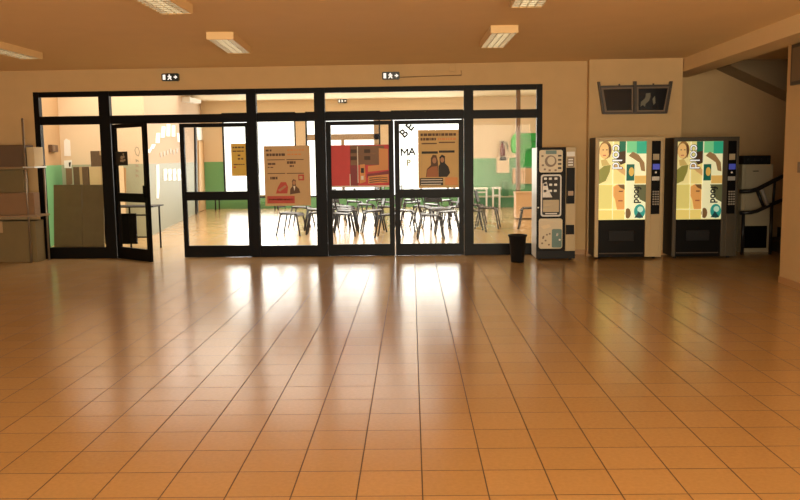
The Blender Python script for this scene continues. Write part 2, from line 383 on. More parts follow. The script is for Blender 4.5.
# black coffee machine
Yc = 11.98
pa, pb = at(536.5, 259, Yc), at(575, 259, Yc); W = pb.x-pa.x; Ht = at(555, 147.3, Yc).z
t = empty('coffee_machine', (pa.x, Yc, 0), 'narrow black hot drinks machine with three rounded picture panels beside the bin', 'vending machine')
gx = lambda x: (x-536.2)/(576-536.2)*W
gz = lambda y: Ht*(1-(y-148.5)/(260-148.5))
MB().box(0, W, .04, .6, .02, Ht).build('body', mat('window_lit_enamel', (.70, .68, .62), .4), t, .006)  # pale body colour stands for window light on the left side
MB().box(0, gx(565.5), 0, .04, gz(251), Ht).build('front_door', BLACK, t, .006)
door = t.children[-1]
MB().box(0, W, .01, .04, .02, gz(251)).build('plinth', DARK, t)
for fx in (.06, W-.06): MB().tube([(fx, .1, 0), (fx, .1, .02)], .025).build('foot', DARK, t)
PIC = mat('cream_print', (.66, .56, .38), .35); PICD = mat('brown_print', (.22, .15, .09), .4); TEAL = mat('teal_print', (.10, .20, .18), .4)
SILV = mat('silver_edge', (.72, .70, .66), .35); BWP = mat('white_print', (.80, .78, .74), .35)
def rp(x0, x1, y0, y1, r, ya, yb, nm, m, par): return MB().prism(rrect(gx(x0), gx(x1), gz(y1), gz(y0), r), 'y', ya, yb).build(nm, m, par)
a = rp(538.5, 562.3, 151, 173, .03, -.006, 0, 'picture_panel', PIC, door)
rp(545, 556, 151.5, 155, .008, -.009, -.006, 'print_shape', TEAL, a)
MB().prism(oval(gx(550), gz(162), .085, .085), 'y', -.009, -.006).build('print_cup', PICD, a)
MB().prism(oval(gx(550.5), gz(161.5), .055, .06), 'y', -.011, -.006).build('print_cup', PIC, a)
for yy in (156, 160, 164, 168): rp(557.5, 561, yy, yy+1.6, .004, -.009, -.006, 'print_mark', INK, a)
for xx, yy in ((540.5, 156), (541, 165), (543, 169), (548, 170), (554, 170)): rp(xx, xx+2.2, yy, yy+1.8, .004, -.009, -.006, 'print_mark', PICD, a)
a = rp(540.2, 561.3, 175, 216.5, .035, -.006, 0, 'picture_panel', SILV, door)
rp(541.6, 559.9, 176.6, 215, .028, -.008, -.006, 'print_ground', INK, a)
MB().prism([(gx(542), gz(184)), (gx(546), gz(182)), (gx(548), gz(190)), (gx(552), gz(197.5)), (gx(542), gz(197.5))], 'y', -.010, -.008).build('print_shape', BWP, a)
for k in range(9):
    x = 543+(k % 3)*5.2+random.random(); y = 178+(k//3)*6
    rp(x, x+3, y, y+2.2, .006, -.010, -.008, 'print_mark', BWP, a)
rp(542.6, 558.8, 200, 212, .006, -.010, -.008, 'print_panel', mat('tan_print', (.50, .40, .24), .4), a)
rp(545, 557, 213, 214.2, .004, -.010, -.008, 'print_mark', SILV, a)
a = rp(538.3, 562.6, 218.5, 248.5, .035, -.006, 0, 'picture_panel', PIC, door)
rp(551.8, 562, 229, 247.5, .02, -.009, -.006, 'print_shape', TEAL, a)
MB().prism([(gx(540), gz(226)), (gx(549), gz(224)), (gx(551), gz(227)), (gx(543), gz(229))], 'y', -.009, -.006).build('print_shape', mat('beige_print', (.75, .62, .40), .4), a)
for k in range(10):
    x = 540+random.random()*20; y = 232+random.random()*12
    rp(x, x+1.8, y, y+1.6, .004, -.011, -.006, 'print_mark', (PICD, BWP)[x > 551.8], a)
MB().tube([(gx(537.6), 0, gz(207.5)), (gx(537.6), -.012, gz(207.5))], .012, 10).build('lock', SILV, door)
col = MB().box(gx(565.5)+.004, W, 0, .04, gz(251), Ht).build('side_column', TANM, t, .004)
for nm, x0, x1, y0, y1, m in (('price_card', 566.4, 574.6, 153, 157.5, BWP), ('display_screen', 567, 574, 158.5, 168, PICD), ('control_panel', 566.2, 574.8, 168.5, 204, BLACK),
        ('coin_return', 566.2, 574.8, 225, 234.5, BLACK)):
    rp(x0, x1, y0, y1, .004, -.006, 0, nm, m, col)
rp(568, 573.5, 191.5, 196, .004, -.010, -.006, 'coin_slot', mat('tan_slot', (.42, .27, .16), .4), col)
for k in range(3): rp(568, 572.8, 160+2.6*k, 161.4+2.6*k, .003, -.008, -.006, 'display_line', BWP, col)

# waste bin
p = floor_at(517, 261.5); t = MB()
prof = [(.085, 0), (.095, .01), (.125, .37), (.138, .375), (.138, .40), (.122, .40), (.115, .36), (.085, .02)]
n = 24; rings = [[t.bm.verts.new((r*math.cos(2*math.pi*k/n), r*math.sin(2*math.pi*k/n), z)) for k in range(n)] for r, z in prof]
for a_, b_ in zip(rings, rings[1:]):
    for k in range(n): f = t.bm.faces.new((a_[k], a_[(k+1) % n], b_[(k+1) % n], b_[k])); f.smooth = True
t.bm.faces.new(rings[0][::-1]); t.bm.faces.new(rings[-1])
o = t.build('waste_bin', DARK); o.location = (p.x, 11.78, 0)
tag(o, 'small black tapered waste bin on floor beside coffee machine', 'bin')

# ---------------------------------------------------------------- ceiling lights
LOUV = mat('pale_louvre', (.80, .74, .58), .35, metal=.3); TUBE = mat('fluorescent_tube', (.9, .88, .8), .3, emit=(1, .92, .74), estr=1.0)
def ceiling_light(label):
    t = empty('ceiling_light', (0, 0, CZ), label, 'ceiling light', 'louvred ceiling lights of the lobby')
    w2, l2, h_ = .15, .62, .082
    b = MB(); b.box(-w2, w2, -l2, l2, -.02, 0).box(-w2, -w2+.012, -l2, l2, -h_, -.02).box(w2-.012, w2, -l2, l2, -h_, -.02)
    b.box(-w2+.012, w2-.012, -l2, -l2+.012, -h_, -.02).box(-w2+.012, w2-.012, l2-.012, l2, -h_, -.02).build('housing', CEIL, t)
    b = MB()
    for k in range(13): y = -l2+.06+k*(2*l2-.12)/12; b.box(-w2+.013, w2-.013, y-.011, y+.011, -h_+.002, -h_+.04)
    for x in (-.07, 0, .07): b.box(x-.004, x+.004, -l2+.013, l2-.013, -h_+.002, -h_+.04)
    b.build('louvre', LOUV, t)
    MB().box(-w2+.013, w2-.013, -l2+.013, l2-.013, -.032, -.021).build('reflector', WHITE, t)
    for x in (-.036, .036): MB().tube([(x, -l2+.03, -.05), (x, l2-.03, -.05)], .013).build('tube', TUBE, t)
    return t
spots = [(-2.35, 9.82, 'louvred ceiling light left of centre nearest to the partition', .06),
         (.81, 9.74, 'louvred ceiling light right of centre nearest to the partition', .035),
         (-2.30, 6.98, 'louvred ceiling light cut by top of picture, left one of the two', .0),
         (.89, 7.0, 'louvred ceiling light barely showing at top of picture, right of centre', .0),
         (-5.15, 10.02, 'louvred ceiling light at far left edge above the shelving rack', .0)]
for i, (x, y, lb, a) in enumerate(spots):
    o = ceiling_light(lb) if i == 0 else copy_tree(first_light)
    if i == 0: first_light = o
    o.location = (x, y, CZ); o['label'] = lb; o.rotation_euler.z = a

# ---------------------------------------------------------------- exit signs
SIGNK = mat('dark_green_sign', (.012, .02, .018), .3); SIGNW = mat('white_lit_pictogram', (.9, .9, .88), .4, emit=(1, 1, .97), estr=.75)
def exit_sign(px, py, Yp, w, h, label, flip=False):
    c = at(px, py, Yp)
    t = empty('exit_sign', (c.x, Yp, c.z), label, 'exit sign', 'emergency exit signs')
    k = MB().prism(rrect(-w/2, w/2, -h/2, h/2, h*.18), 'y', -.05, 0).build('sign_box', SIGNK, t)
    MB().box(-w*.42, -w*.27, -.054, -.05, -h*.33, h*.33).build('door_symbol', SIGNW, t)
    b = MB(); b.prism(oval(-w*.04, h*.27, h*.09, h*.09, 10), 'y', -.054, -.05)
    b.prism([(-w*.13, h*.16), (w*.05, h*.16), (w*.10, -h*.02), (w*.05, -h*.05), (w*.03, h*.02), (w*.03, -h*.10), (w*.10, -h*.32), (w*.05, -h*.36), (-w*.02, -h*.16), (-w*.10, -h*.34), (-w*.16, -h*.32), (-w*.07, -h*.08), (-w*.07, h*.06), (-w*.14, h*.0)], 'y', -.054, -.05)
    b.build('running_figure', SIGNW, t)
    MB().prism([(w*.22, h*.07), (w*.30, h*.07), (w*.30, h*.25), (w*.44, 0), (w*.30, -h*.25), (w*.30, -h*.07), (w*.22, -h*.07)], 'y', -.054, -.05).build('arrow', SIGNW, t)
    return t
exit_sign(171, 77.5, D, .265, .115, 'small exit sign on wall above the open glass door')
exit_sign(391, 76, D, .265, .115, 'small exit sign on wall above the middle of the glass partition')
exit_sign(342.5, 101, BY, .27, .125, 'tiny exit sign on far wall of the hall, seen through the upper glass')

# conduit and junction box on the header
c = at(452.5, 68, D); b0 = at(384, 76.3, D)
t = empty('cable_conduit', (c.x, D, c.z), 'thin surface cable with small junction box on wall right of middle exit sign', 'cable')
MB().box(-.05, .05, -.035, 0, -.055, .055).build('junction_box', WALL, t, .006)
a1 = at(400, 77.3, D); a2 = at(461.5, 75.2, D); a3 = at(461, 70.5, D); v = lambda p: (p.x-c.x, -.008, p.z-c.z)
MB().tube([v(a1), v(a2), v(a3)], .007, 6).build('cable', mat('painted_cable', (.36, .22, .10), .6), t)

# ---------------------------------------------------------------- framed pair above the machines
Yp = PIL-.03
P = lambda x, y: (lambda q: (q.x, q.z))(at(x, y, Yp))
c = at(635, 99, Yp)
t = empty('display_frame', (c.x, Yp, c.z), 'dark two-panel display frame fixed on wall above the vending machines', 'display')
L = lambda x, y: (P(x, y)[0]-c.x, P(x, y)[1]-c.z)
FRM = mat('dark_bronze_frame', (.035, .024, .016), .4); EDGE = mat('brown_frame_edge', (.16, .105, .06), .45); SCR = mat('dark_glazed_picture', (.010, .011, .014), .15)
b = MB()
b.prism([L(597.5, 82), L(599.5, 82), L(604.5, 114), L(602.2, 114)], 'y', -.05, .03)
b.prism([L(633.3, 81.5), L(636, 81.5), L(636, 114), L(633.3, 114)], 'y', -.05, .03)
b.prism([L(669.5, 81.5), L(672, 81.5), L(666.5, 113.5), L(664, 113.5)], 'y', -.05, .03)
b.prism([L(599, 86), L(671, 84.6), L(671, 86.6), L(599, 88)], 'y', -.045, .03)
b.prism([L(603, 112.3), L(666, 111.6), L(666, 113.6), L(603, 114.3)], 'y', -.045, .03)
b.build('frame', FRM, t)
for q in ([(601, 88), (633, 87), (633, 112), (605, 112.5)], [(636.3, 87), (669.4, 86.5), (664.5, 111.8), (636.3, 112)]):
    MB().prism([L(*p) for p in q], 'y', -.02, .028).build('panel_edge', EDGE, t)
    cxm = sum(p[0] for p in q)/4; cym = sum(p[1] for p in q)/4
    q2 = [(cxm+(p[0]-cxm)*.88, cym+(p[1]-cym)*.86) for p in q]
    MB().prism([L(*p) for p in q2], 'y', -.024, -.02).build('picture', SCR, t)
fig = mat('pale_figure_print', (.16, .145, .10), .5)
b = MB(); b.prism([L(*p) for p in [(640, 107), (640.5, 102), (644, 99), (645, 97), (645.5, 93.5), (650, 93), (650, 97), (648.5, 101), (645, 104), (644.5, 107), (642.5, 105)]], 'y', -.027, -.024)
b.prism([L(*p) for p in [(652, 99), (654.5, 96), (655, 103), (653, 105)]], 'y', -.027, -.024).build('printed_figure', fig, t)
MB().box(L(619, 86)[0]-.01, L(619, 86)[0]+.01, -.03, 0, L(619, 86.5)[1], L(619, 84)[1]).build('hanger', FRM, t)
MB().box(L(653, 86)[0]-.01, L(653, 86)[0]+.01, -.03, 0, L(653, 86)[1], L(653, 83.5)[1]).build('hanger', FRM, t)

# picture and switch on the right wall
t = empty('wall_picture', (PX, 9.35, 2.4), 'dark framed picture at the top right edge on the near wall', 'picture')
MB().box(-.03, 0, -.75, .22, -.12, .33).build('frame', FRM, t); MB().box(-.034, -.03, -.71, .18, -.08, .29).build('picture', EDGE, t)
tag(MB().box(PX-.012, PX, 9.26, 9.34, 1.30, 1.42).build('light_switch', mat('brown_switch', (.22, .12, .06), .4), None, .003), 'small light switch on the near right wall at picture edge', 'switch')

# ---------------------------------------------------------------- stair corner: cabinet, appliance, handrail, stair
Yk = 12.75
pa, pb = at(739.5, 250, Yk), at(770, 250, Yk); W = pb.x-pa.x
zt = at(755, 164.5, Yk).z; zr = at(755, 224, Yk).z
CAB = mat('cream_laminate', (.52, .46, .30), .5)
t = empty('storage_cabinet', (pa.x, Yk, 0), 'cream cabinet with lower bay painted dark behind the handrail', 'cabinet')
b = MB(); b.box(0, .05, 0, .5, 0, zt).box(W-.05, W, 0, .5, 0, zt).box(.05, W-.05, 0, .5, 0, .06).box(.05, W-.05, 0, .5, zt-.03, zt).box(.05, W-.05, .47, .5, .06, zt-.03).box(.05, W-.05, 0, .47, zr-.03, zr)
b.build('carcass', CAB, t)
d = MB().box(.05, W-.05, -.018, 0, zr, zt-.03).build('door', CAB, t, .004)
MB().tube([(W*.35, -.018, zt-.1), (W*.35, -.035, zt-.1), (W*.5, -.035, zt-.1), (W*.5, -.018, zt-.1)], .008, 6).build('handle', INK, d)
MB().box(.05, W-.05, .02, .03, .06, zr-.03).build('bay_shade_panel', BLACK, t)  # black sheet across the open bay, painted for its dark inside
za = at(755, 155.5, Yk).z
t = empty('black_appliance', (pa.x+.03, Yk+.02, zt), 'low black appliance lying on top of the cream cabinet', 'appliance')
MB().box(0, W-.06, 0, .4, 0, za-zt).build('casing', DARK, t, .01)
for k in range(4): MB().tube([(.07+k*.1, 0, (za-zt)*.55), (.07+k*.1, -.012, (za-zt)*.55)], .018, 10).build('knob', SIDE, t)
Yh = 12.45
HR = mat('black_handrail', (.012, .011, .011), .35)
t = empty('stair_handrail', (at(748, 250, Yh).x, Yh, 0), 'black double stair handrail rising to the right beside the machine', 'handrail')
ox = t.location.x
Q = lambda x, y: (lambda q: (q.x-ox, 0, q.z))(at(x, y, Yh))
MB().tube([Q(740, 191.5), Q(750, 191.2), Q(757, 189.5), Q(772, 181.5), Q(792, 172)], .032, 10).build('top_rail', HR, t)
MB().tube([Q(740, 213), Q(751, 212.5), Q(757, 211), Q(770, 205), Q(792, 196)], .028, 10).build('lower_rail', HR, t)
MB().tube([Q(757, 190), Q(764, 208)], .024, 8).build('baluster', HR, t)
MB().tube([Q(775, 180), Q(773, 204)], .02, 8).build('baluster', HR, t)
PB = mat('pale_grey_baluster', (.40, .40, .38), .45)
MB().tube([Q(762, 189.5), Q(767.5, 205)], .03, 8).build('baluster', PB, t)
for xx in (744, 772): MB().tube([(Q(xx, 200)[0], 0, 0), (Q(xx, 200)[0], 0, at(xx, 211 if xx < 750 else 205, Yh).z)], .026, 8).build('post', HR, t)
t = empty('staircase', (5.35, 12.3, 0), 'dark stair flight climbing right behind the near wall', 'stairs')
STR = mat('dark_stair_stone', (.05, .042, .034), .6)
b = MB(); poly = [(0, 0)]
for k in range(8): poly += [(k*.28, (k+1)*.165), ((k+1)*.28, (k+1)*.165)]
poly += [(8*.28, 0)]
b.prism(poly, 'y', .2, 1.1).build('steps', STR, t)
MB().prism([(-.06, 0), (-.06, .2), (2.2, 1.56), (2.2, 0)], 'y', .16, .2).build('stringer', STR, t)

# ---------------------------------------------------------------- left shelving rack and boxes
Yr = 12.22
xr = at(31, 255, Yr).x; xb = at(49.5, 250, 12.56).x
x0r = xr-1.25
t = empty('shelving_rack', (xr, Yr, 0), 'thin steel pole rack with two shelves at far left against the wall', 'shelving rack')
top = at(24, 118, Yr).z; z1 = at(30, 166.5, Yr).z; z2 = at(30, 215, Yr).z
for (px, py, hh) in ((0, 0, top), (.12, .34, z1+.02), (-1.25, 0, top), (-1.25, .34, top)):
    MB().tube([(px, py, 0), (px, py, hh)], .016, 8).build('pole', STEEL, t)
LAM = mat('brown_laminate_shelf', (.26, .165, .08), .5)
sf = MB().box(-1.28, -.03, -.02, .37, z1-.022, z1).build('shelf', LAM, t)
MB().box(-.03, .15, -.02, .37, z1-.022, z1).build('shelf_end', mat('pale_shelf_end', (.66, .66, .60), .3), sf)
poly = [(-1.28, .37)] + [(-1.28+1.42*k/10, -.02-.10*math.sin(math.pi*min(1, k/10))) for k in range(11)] + [(.16, .06), (.16, .37)]
MB().prism(poly, 'z', z2-.03, z2).build('shelf', LAM, t)
def carton(name, x0, x1, y0, y1, z0, z1, m, label, tape=True):
    t = empty(name, ((x0+x1)/2, (y0+y1)/2, z0), label, 'box')
    w2, d2, h_ = (x1-x0)/2, (y1-y0)/2, z1-z0
    MB().box(-w2, w2, -d2, d2, 0, h_).build('carton', m, t, .006)
    if tape: MB().box(-.025, .025, -d2-.001, -d2, h_*.72, h_).box(-.025, .025, -d2-.001, d2+.001, h_, h_+.001).build('tape', TAPE, t)
    return t
PALEB = mat('pale_cardboard', (.62, .47, .27), .8, noise=.06)
zb = at(10, 145, Yr).z
carton('cardboard_box', xr-1.05, xr-.02, Yr+.03, Yr+.33, z1, zb, KRAFTD, 'dark brown cardboard box on the top shelf of the rack')
carton('cardboard_box', xr+.0, xr+.115, Yr+.06, Yr+.36, z1, at(34, 147, Yr+.06).z, PALEB, 'lit side of the dark box, built as a pale narrow box at the right end of the rack top shelf', False)  # side of the dark box lit from the hall, as a separate pale box
carton('cardboard_box', xr-1.1, xr-.14, Yr+.20, Yr+.34, z2, z1-.05, OLIVE, 'tall olive box standing behind on the lower rack shelf')
carton('cardboard_box', xr-1.05, xr+.1, Yr+.0, Yr+.19, z2, at(20, 193, Yr).z, KRAFT, 'wide brown box along the front of the lower rack shelf')
carton('cardboard_box', xr-1.0, xr+.07, Yr+.05, Yr+.33, 0, at(20, 221, Yr+.05).z, OLIVE, 'large olive brown box on the floor under the rack')

# ---------------------------------------------------------------- things just behind the left glass
Yb = 13.05
def board(xa, xb, label):
    p, q = at(xa, 244, Yb), at(xb, 244, Yb); zt = at(xa, 185, Yb+.1).z
    o = MB().prism([(0, 0), (.03, 0), (.16, zt), (.13, zt)], 'x', 0, q.x-p.x).build('hardboard_sheet', BOARD)
    o.location = (p.x, Yb, 0); return tag(o, label, 'board', 'dark boards behind the left pane')
board(53.5, 81.5, 'left dark board leaning behind the leftmost glass pane')
board(82, 103.5, 'right dark board leaning behind the leftmost glass pane, touching the mullion')
def cart2(xa, xb, yt, yb, Y, dp, m, label, z0=None):
    p, q = at(xa, yb, Y), at(xb, yb, Y)
    return carton('cardboard_box', p.x, q.x, Y, Y+dp, p.z if z0 is None else z0, at(xa, yt, Y).z, m, label)
zA = at(85, 166.5, 15.4).z
cart2(76.5, 91.5, 167, 230, 15.35, .45, KRAFTD, 'tall brown box behind the boards on the hall floor', 0)
cart2(92.3, 118, 166.8, 230, 15.35, .45, PALEB, 'pale tall box under the brown carton behind the left mullion', 0)
cart2(91, 112, 151, 166.8, 15.40, .38, KRAFTD, 'brown carton on top of the pale tall box', at(92.3, 166.8, 15.35).z+.004)
# desk behind the open door
c = floor_at(159, 248.5)
t = empty('desk', (c.x, 13.75, 0), 'dark tube framed desk with black front panel behind the open door', 'desk')
zt = at(158.8, 206, 13.75).z; xl_ = at(100, 206, 13.75).x-c.x
MB().box(xl_, .05, -.06, .5, zt-.02, zt).build('desktop', DARK, t)
for px in (xl_, -.02):
    for py in (0, .46): MB().tube([(px, py, 0), (px, py, zt-.02)], .016, 8).build('leg', DARK, t)
MB().tube([(xl_, 0, at(140, 215, 13.75).z), (-.02, 0, at(150, 215, 13.75).z)], .014, 8).build('rail', DARK, t)
MB().tube([(-.38, 0, at(150, 237, 13.75).z), (-.02, 0, at(150, 237, 13.75).z)], .012, 8).build('rail', DARK, t)
MB().tube([(-.38, 0, 0), (-.38, 0, zt-.02)], .016, 8).build('leg', DARK, t)
MB().box(at(104.5, 220, 13.72).x-c.x, at(136.5, 220, 13.72).x-c.x, -.05, -.018, at(120, 244, 13.72).z, at(120, 213.5, 13.72).z).build('front_panel', BLACK, t)
# dark print on the door, papers
def flat(name, x0, x1, y0, y1, Yq, m, label, cat, group=None, th=.003):
    p, q = at(x0, y1, Yq), at(x1, y0, Yq)
    t = empty(name, ((p.x+q.x)/2, Yq, p.z), label, cat, group)
    w, h = q.x-p.x, q.z-p.z
    sh = MB().box(-w/2, w/2, -th, 0, 0, h).build('sheet', m, t)
    f = lambda x, y: (((x-x0)/(x1-x0)-.5)*w, (1-(y-y0)/(y1-y0))*h)
    return t, sh, f, w, h
def add(sh, f, poly, m, nm, lay=1, th=.003):
    MB().prism([f(*p) for p in poly], 'y', -th-.0012*lay, -th-.0012*(lay-1)).build(nm, m, sh)
R = lambda x0, x1, y0, y1: [(x0, y0), (x1, y0), (x1, y1), (x0, y1)]
ow = lambda cx, cy_, rx, ry, n=14: oval(cx, cy_, rx, ry, n)

# posters: on the front of the glass they hang on
GY = FY0+.034
PAPER = mat('orange_poster_paper', (.60, .40, .20), .6, noise=.06); REDP = mat('red_print', (.50, .06, .03), .5); SKIN = mat('skin_print', (.45, .23, .12), .6)
BRN = mat('brown_ink', (.12, .06, .03), .6); ORG = mat('orange_print', (.72, .30, .08), .5); WPR = mat('white_poster_ink', (.80, .76, .66), .5)
def words(sh, f, x0, x1, y, hgt, m, gap=.9):
    x = x0
    while x < x1-1:
        wd = min(x1-x, random.uniform(1.2, 4))
        add(sh, f, R(x, x+wd, y, y+hgt), m, 'text_line'); x += wd+gap
t, sh, f, w_, h_ = flat('poster', 265.5, 309.5, 145.5, 206, GY, PAPER, 'orange poster with red box and two figures, on the pane left of the red poster', 'poster')
words(sh, f, 267.5, 273, 149, 1.9, BRN); words(sh, f, 288, 304, 149, 1.5, ORG); words(sh, f, 268, 287, 153, 2.6, BRN, .5); words(sh, f, 288, 303, 153.5, 1.4, ORG)
for y in (159, 172.8):
    add(sh, f, R(268.5, 285.5, y, y+.8), BRN, 'ruled_line'); add(sh, f, R(287, 303.5, y, y+.8), BRN, 'ruled_line')
words(sh, f, 269, 277, 162.5, 2, BRN, .4); words(sh, f, 287.5, 297, 161, 2.6, BRN, .4); words(sh, f, 290, 294, 165, 1.8, BRN, .4); words(sh, f, 269, 275, 166.5, 1, BRN)
words(sh, f, 271, 278, 176.5, 2.6, BRN, .4); add(sh, f, R(298, 303.5, 174.5, 180.5), REDP, 'print_square'); add(sh, f, R(299, 302, 176, 179), PAPER, 'print_square', 2)
add(sh, f, [(276, 193.5), (278, 187), (281, 182), (286, 182), (288, 187), (287, 193.5)], REDP, 'print_figure'); add(sh, f, [(278, 190), (285, 185), (286.5, 186.5), (280, 191.5)], SKIN, 'print_figure', 2)
add(sh, f, [(289.5, 194.5), (290, 189), (292, 186.5), (291.8, 181), (293, 179), (295.5, 180), (295.5, 186), (298.5, 189), (299.5, 193)], BRN, 'print_figure'); add(sh, f, ow(293.8, 182.8, 1.5, 2.2), SKIN, 'print_face', 2); add(sh, f, [(292.8, 186), (295, 186), (294, 191)], WPR, 'print_collar', 2)
add(sh, f, R(267.5, 294, 196, 203.5), REDP, 'print_box'); words(sh, f, 270, 291, 199, 1.1, ORG)

GY4 = FY0+.029
OCH = mat('ochre_poster_paper', (.66, .45, .18), .6, noise=.06)
t, sh, f, w_, h_ = flat('poster', 418.5, 459, 129.5, 188, GY4, OCH, 'ochre poster showing two people in coats, on the right middle door', 'poster')
words(sh, f, 421, 456, 133, 2.6, BRN, .6); words(sh, f, 421, 437, 137.5, 2.6, BRN, .5); words(sh, f, 438, 456, 137.5, 2.4, ORG, .5)
add(sh, f, R(422, 437, 142.6, 143.8), BRN, 'ruled_line'); add(sh, f, R(439, 455, 141.6, 142.8), BRN, 'ruled_line')
add(sh, f, R(422, 438, 151, 153.4), INK, 'ruled_line'); add(sh, f, R(439, 454.5, 150.3, 152.6), INK, 'ruled_line')
add(sh, f, [(426, 177), (427, 169), (431, 165), (431, 158), (433, 154.5), (436.5, 155), (438, 161), (438.5, 177)], BRN, 'print_figure')
add(sh, f, [(426.5, 177), (427.5, 169.5), (432, 166.5), (437.5, 166), (438.5, 177)], mat('rust_print', (.40, .15, .06), .6), 'print_figure', 2); add(sh, f, ow(434.5, 160.3, 2, 3), SKIN, 'print_face', 2)
add(sh, f, [(438.6, 177), (438.6, 166), (440, 164), (439.5, 157), (442, 154.5), (445, 156), (445, 163), (448.5, 167), (450, 173), (447, 177)], INK, 'print_figure'); add(sh, f, ow(442.3, 159.8, 1.9, 2.8), SKIN, 'print_face', 2)
add(sh, f, R(420, 443, 178, 185.5), INK, 'print_box'); words(sh, f, 421, 442, 179, 1.2, WPR, .5) if False else None
for y in (179.2, 181.6, 184): add(sh, f, R(421, 441+(y % 2), y, y+.9), WPR, 'text_line', 2)
add(sh, f, R(445, 457.5, 177.5, 185.5), ORG, 'print_box')

CRIM = mat('crimson_poster_paper', (.60, .035, .030), .5, noise=.12, nscale=10); DRED = mat('dark_red_print', (.22, .012, .015), .5)
t, sh, f, w_, h_ = flat('poster', 329.8, 389.5, 144.5, 187.5, GY4, CRIM, 'large red poster on the left middle door', 'poster')
add(sh, f, R(350.5, 358, 144.8, 187), DRED, 'print_band'); add(sh, f, R(351, 384, 145.5, 165), mat('dark_olive_print', (.20, .09, .03), .5), 'print_box', 2)
for xx in (351, 364.5):
    for yy in (149, 156): add(sh, f, R(xx, xx+6, yy, yy+3.8), (mat('umber_print', (.07, .035, .014), .6) if (xx, yy) == (351, 149) else bpy.data.materials['umber_print']), 'print_square', 3)
add(sh, f, R(357.6, 358.4, 146, 183), WPR, 'print_line', 4); add(sh, f, R(349.8, 350.5, 174, 186), WPR, 'print_line')
add(sh, f, R(378.5, 388.8, 147, 165), ORG, 'print_box', 2) if False else add(sh, f, [(379, 148), (388, 149), (388, 170), (368, 172), (368, 166), (379, 165)], ORG, 'print_shape', 4)
add(sh, f, [(360, 164.5), (365, 164), (365.5, 182), (359.5, 184)], ORG, 'print_shape', 4); add(sh, f, R(361, 364, 168, 173), INK, 'print_square', 5); add(sh, f, R(361, 363.5, 176, 180), WPR, 'print_square', 5)
add(sh, f, [(367, 174), (378, 173), (388.5, 171), (388.5, 174.5), (372, 177), (367, 178)], DRED, 'print_shape'); add(sh, f, [(368, 176.5), (388, 174.5), (388, 183), (368, 184)], ORG, 'print_shape', 2)
for k in range(3): add(sh, f, [(369, 178+2.2*k), (380, 177+2*k), (387, 178+2*k), (387, 178.8+2*k), (380, 177.9+2*k), (369, 179+2.2*k)], BRN, 'print_stripe', 3)
add(sh, f, R(330, 389.3, 186, 187.3), WPR, 'print_border', 2)
YEL = mat('yellow_poster_paper', (.72, .50, .09), .6)
t, sh, f, w_, h_ = flat('poster', 232, 246, 143.5, 176, GY4, YEL, 'yellow notice at the right side of the closed left door', 'poster')
words(sh, f, 233.5, 244, 146.5, 1.6, BRN, .5); words(sh, f, 233.5, 244.5, 150.5, 1.2, BRN, .5); words(sh, f, 238, 242, 154.5, 1.6, BRN); words(sh, f, 238, 243, 158, 1.6, BRN); words(sh, f, 234, 244, 164, 1, BRN, .4); words(sh, f, 234, 237, 166.5, 1.4, REDP)

# letters stuck to the right middle door's glass
for ch, px, py, sz, spin in (('B', 404, 133.6, .16, -42), ('E', 410, 127, .16, -48), ('M', 404.5, 152.2, .14, 0), ('A', 412, 151.8, .14, 0), ('R', 409, 163, .12, 0)):
    q = at(px, py, GY4)
    if ch == 'M':
        hw, hh, tk = .062, .058, .024
        o = MB().prism([(-hw, -hh), (-hw+tk, -hh), (-hw+tk, .02), (0, -.03), (hw-tk, .02), (hw-tk, -hh), (hw, -hh), (hw, hh), (hw-tk, hh), (0, .008), (-hw+tk, hh), (-hw, hh)], 'y', -.001, .001).build('glass_letter', INK)
        o.location = (q.x, GY4-.002, q.z)
    else: o = text_obj('glass_letter', ch, sz*1.12, (q.x, GY4-.002, q.z), INK if ch != 'R' else mat('pale_green_letter', (.62, .70, .45), .6), None, spin, 1.0, .001, 0 if ch == 'M' else .005)
    tag(o, ('black' if ch != 'R' else 'faint green')+' letter %s stuck on the white lit glass of the right middle door' % ch, 'letter', 'black letters on the door glass')

# dark print on the open leaf (hangs at its hinge side)
q = at(121.5, 158.5, 12.50)
t = empty('door_picture', (q.x, 12.52, q.z-.105), 'small dark picture with pale flowers on the open door', 'picture', None, -math.radians(38))
sh = MB().box(-.17, .16, -.004, 0, 0, .21).build('sheet', INK, t)
for cx_, cz_, r_ in ((.0, .12, .035), (.055, .13, .03), (.03, .07, .03), (-.02, .07, .025), (.08, .08, .022), (.05, .17, .02)):
    MB().prism(oval(cx_, cz_, r_, r_*.8, 8), 'y', -.006, -.004).build('printed_flower', (mat('pale_flower', (.45, .36, .25), .6) if cz_ == .12 else bpy.data.materials['pale_flower']), sh)

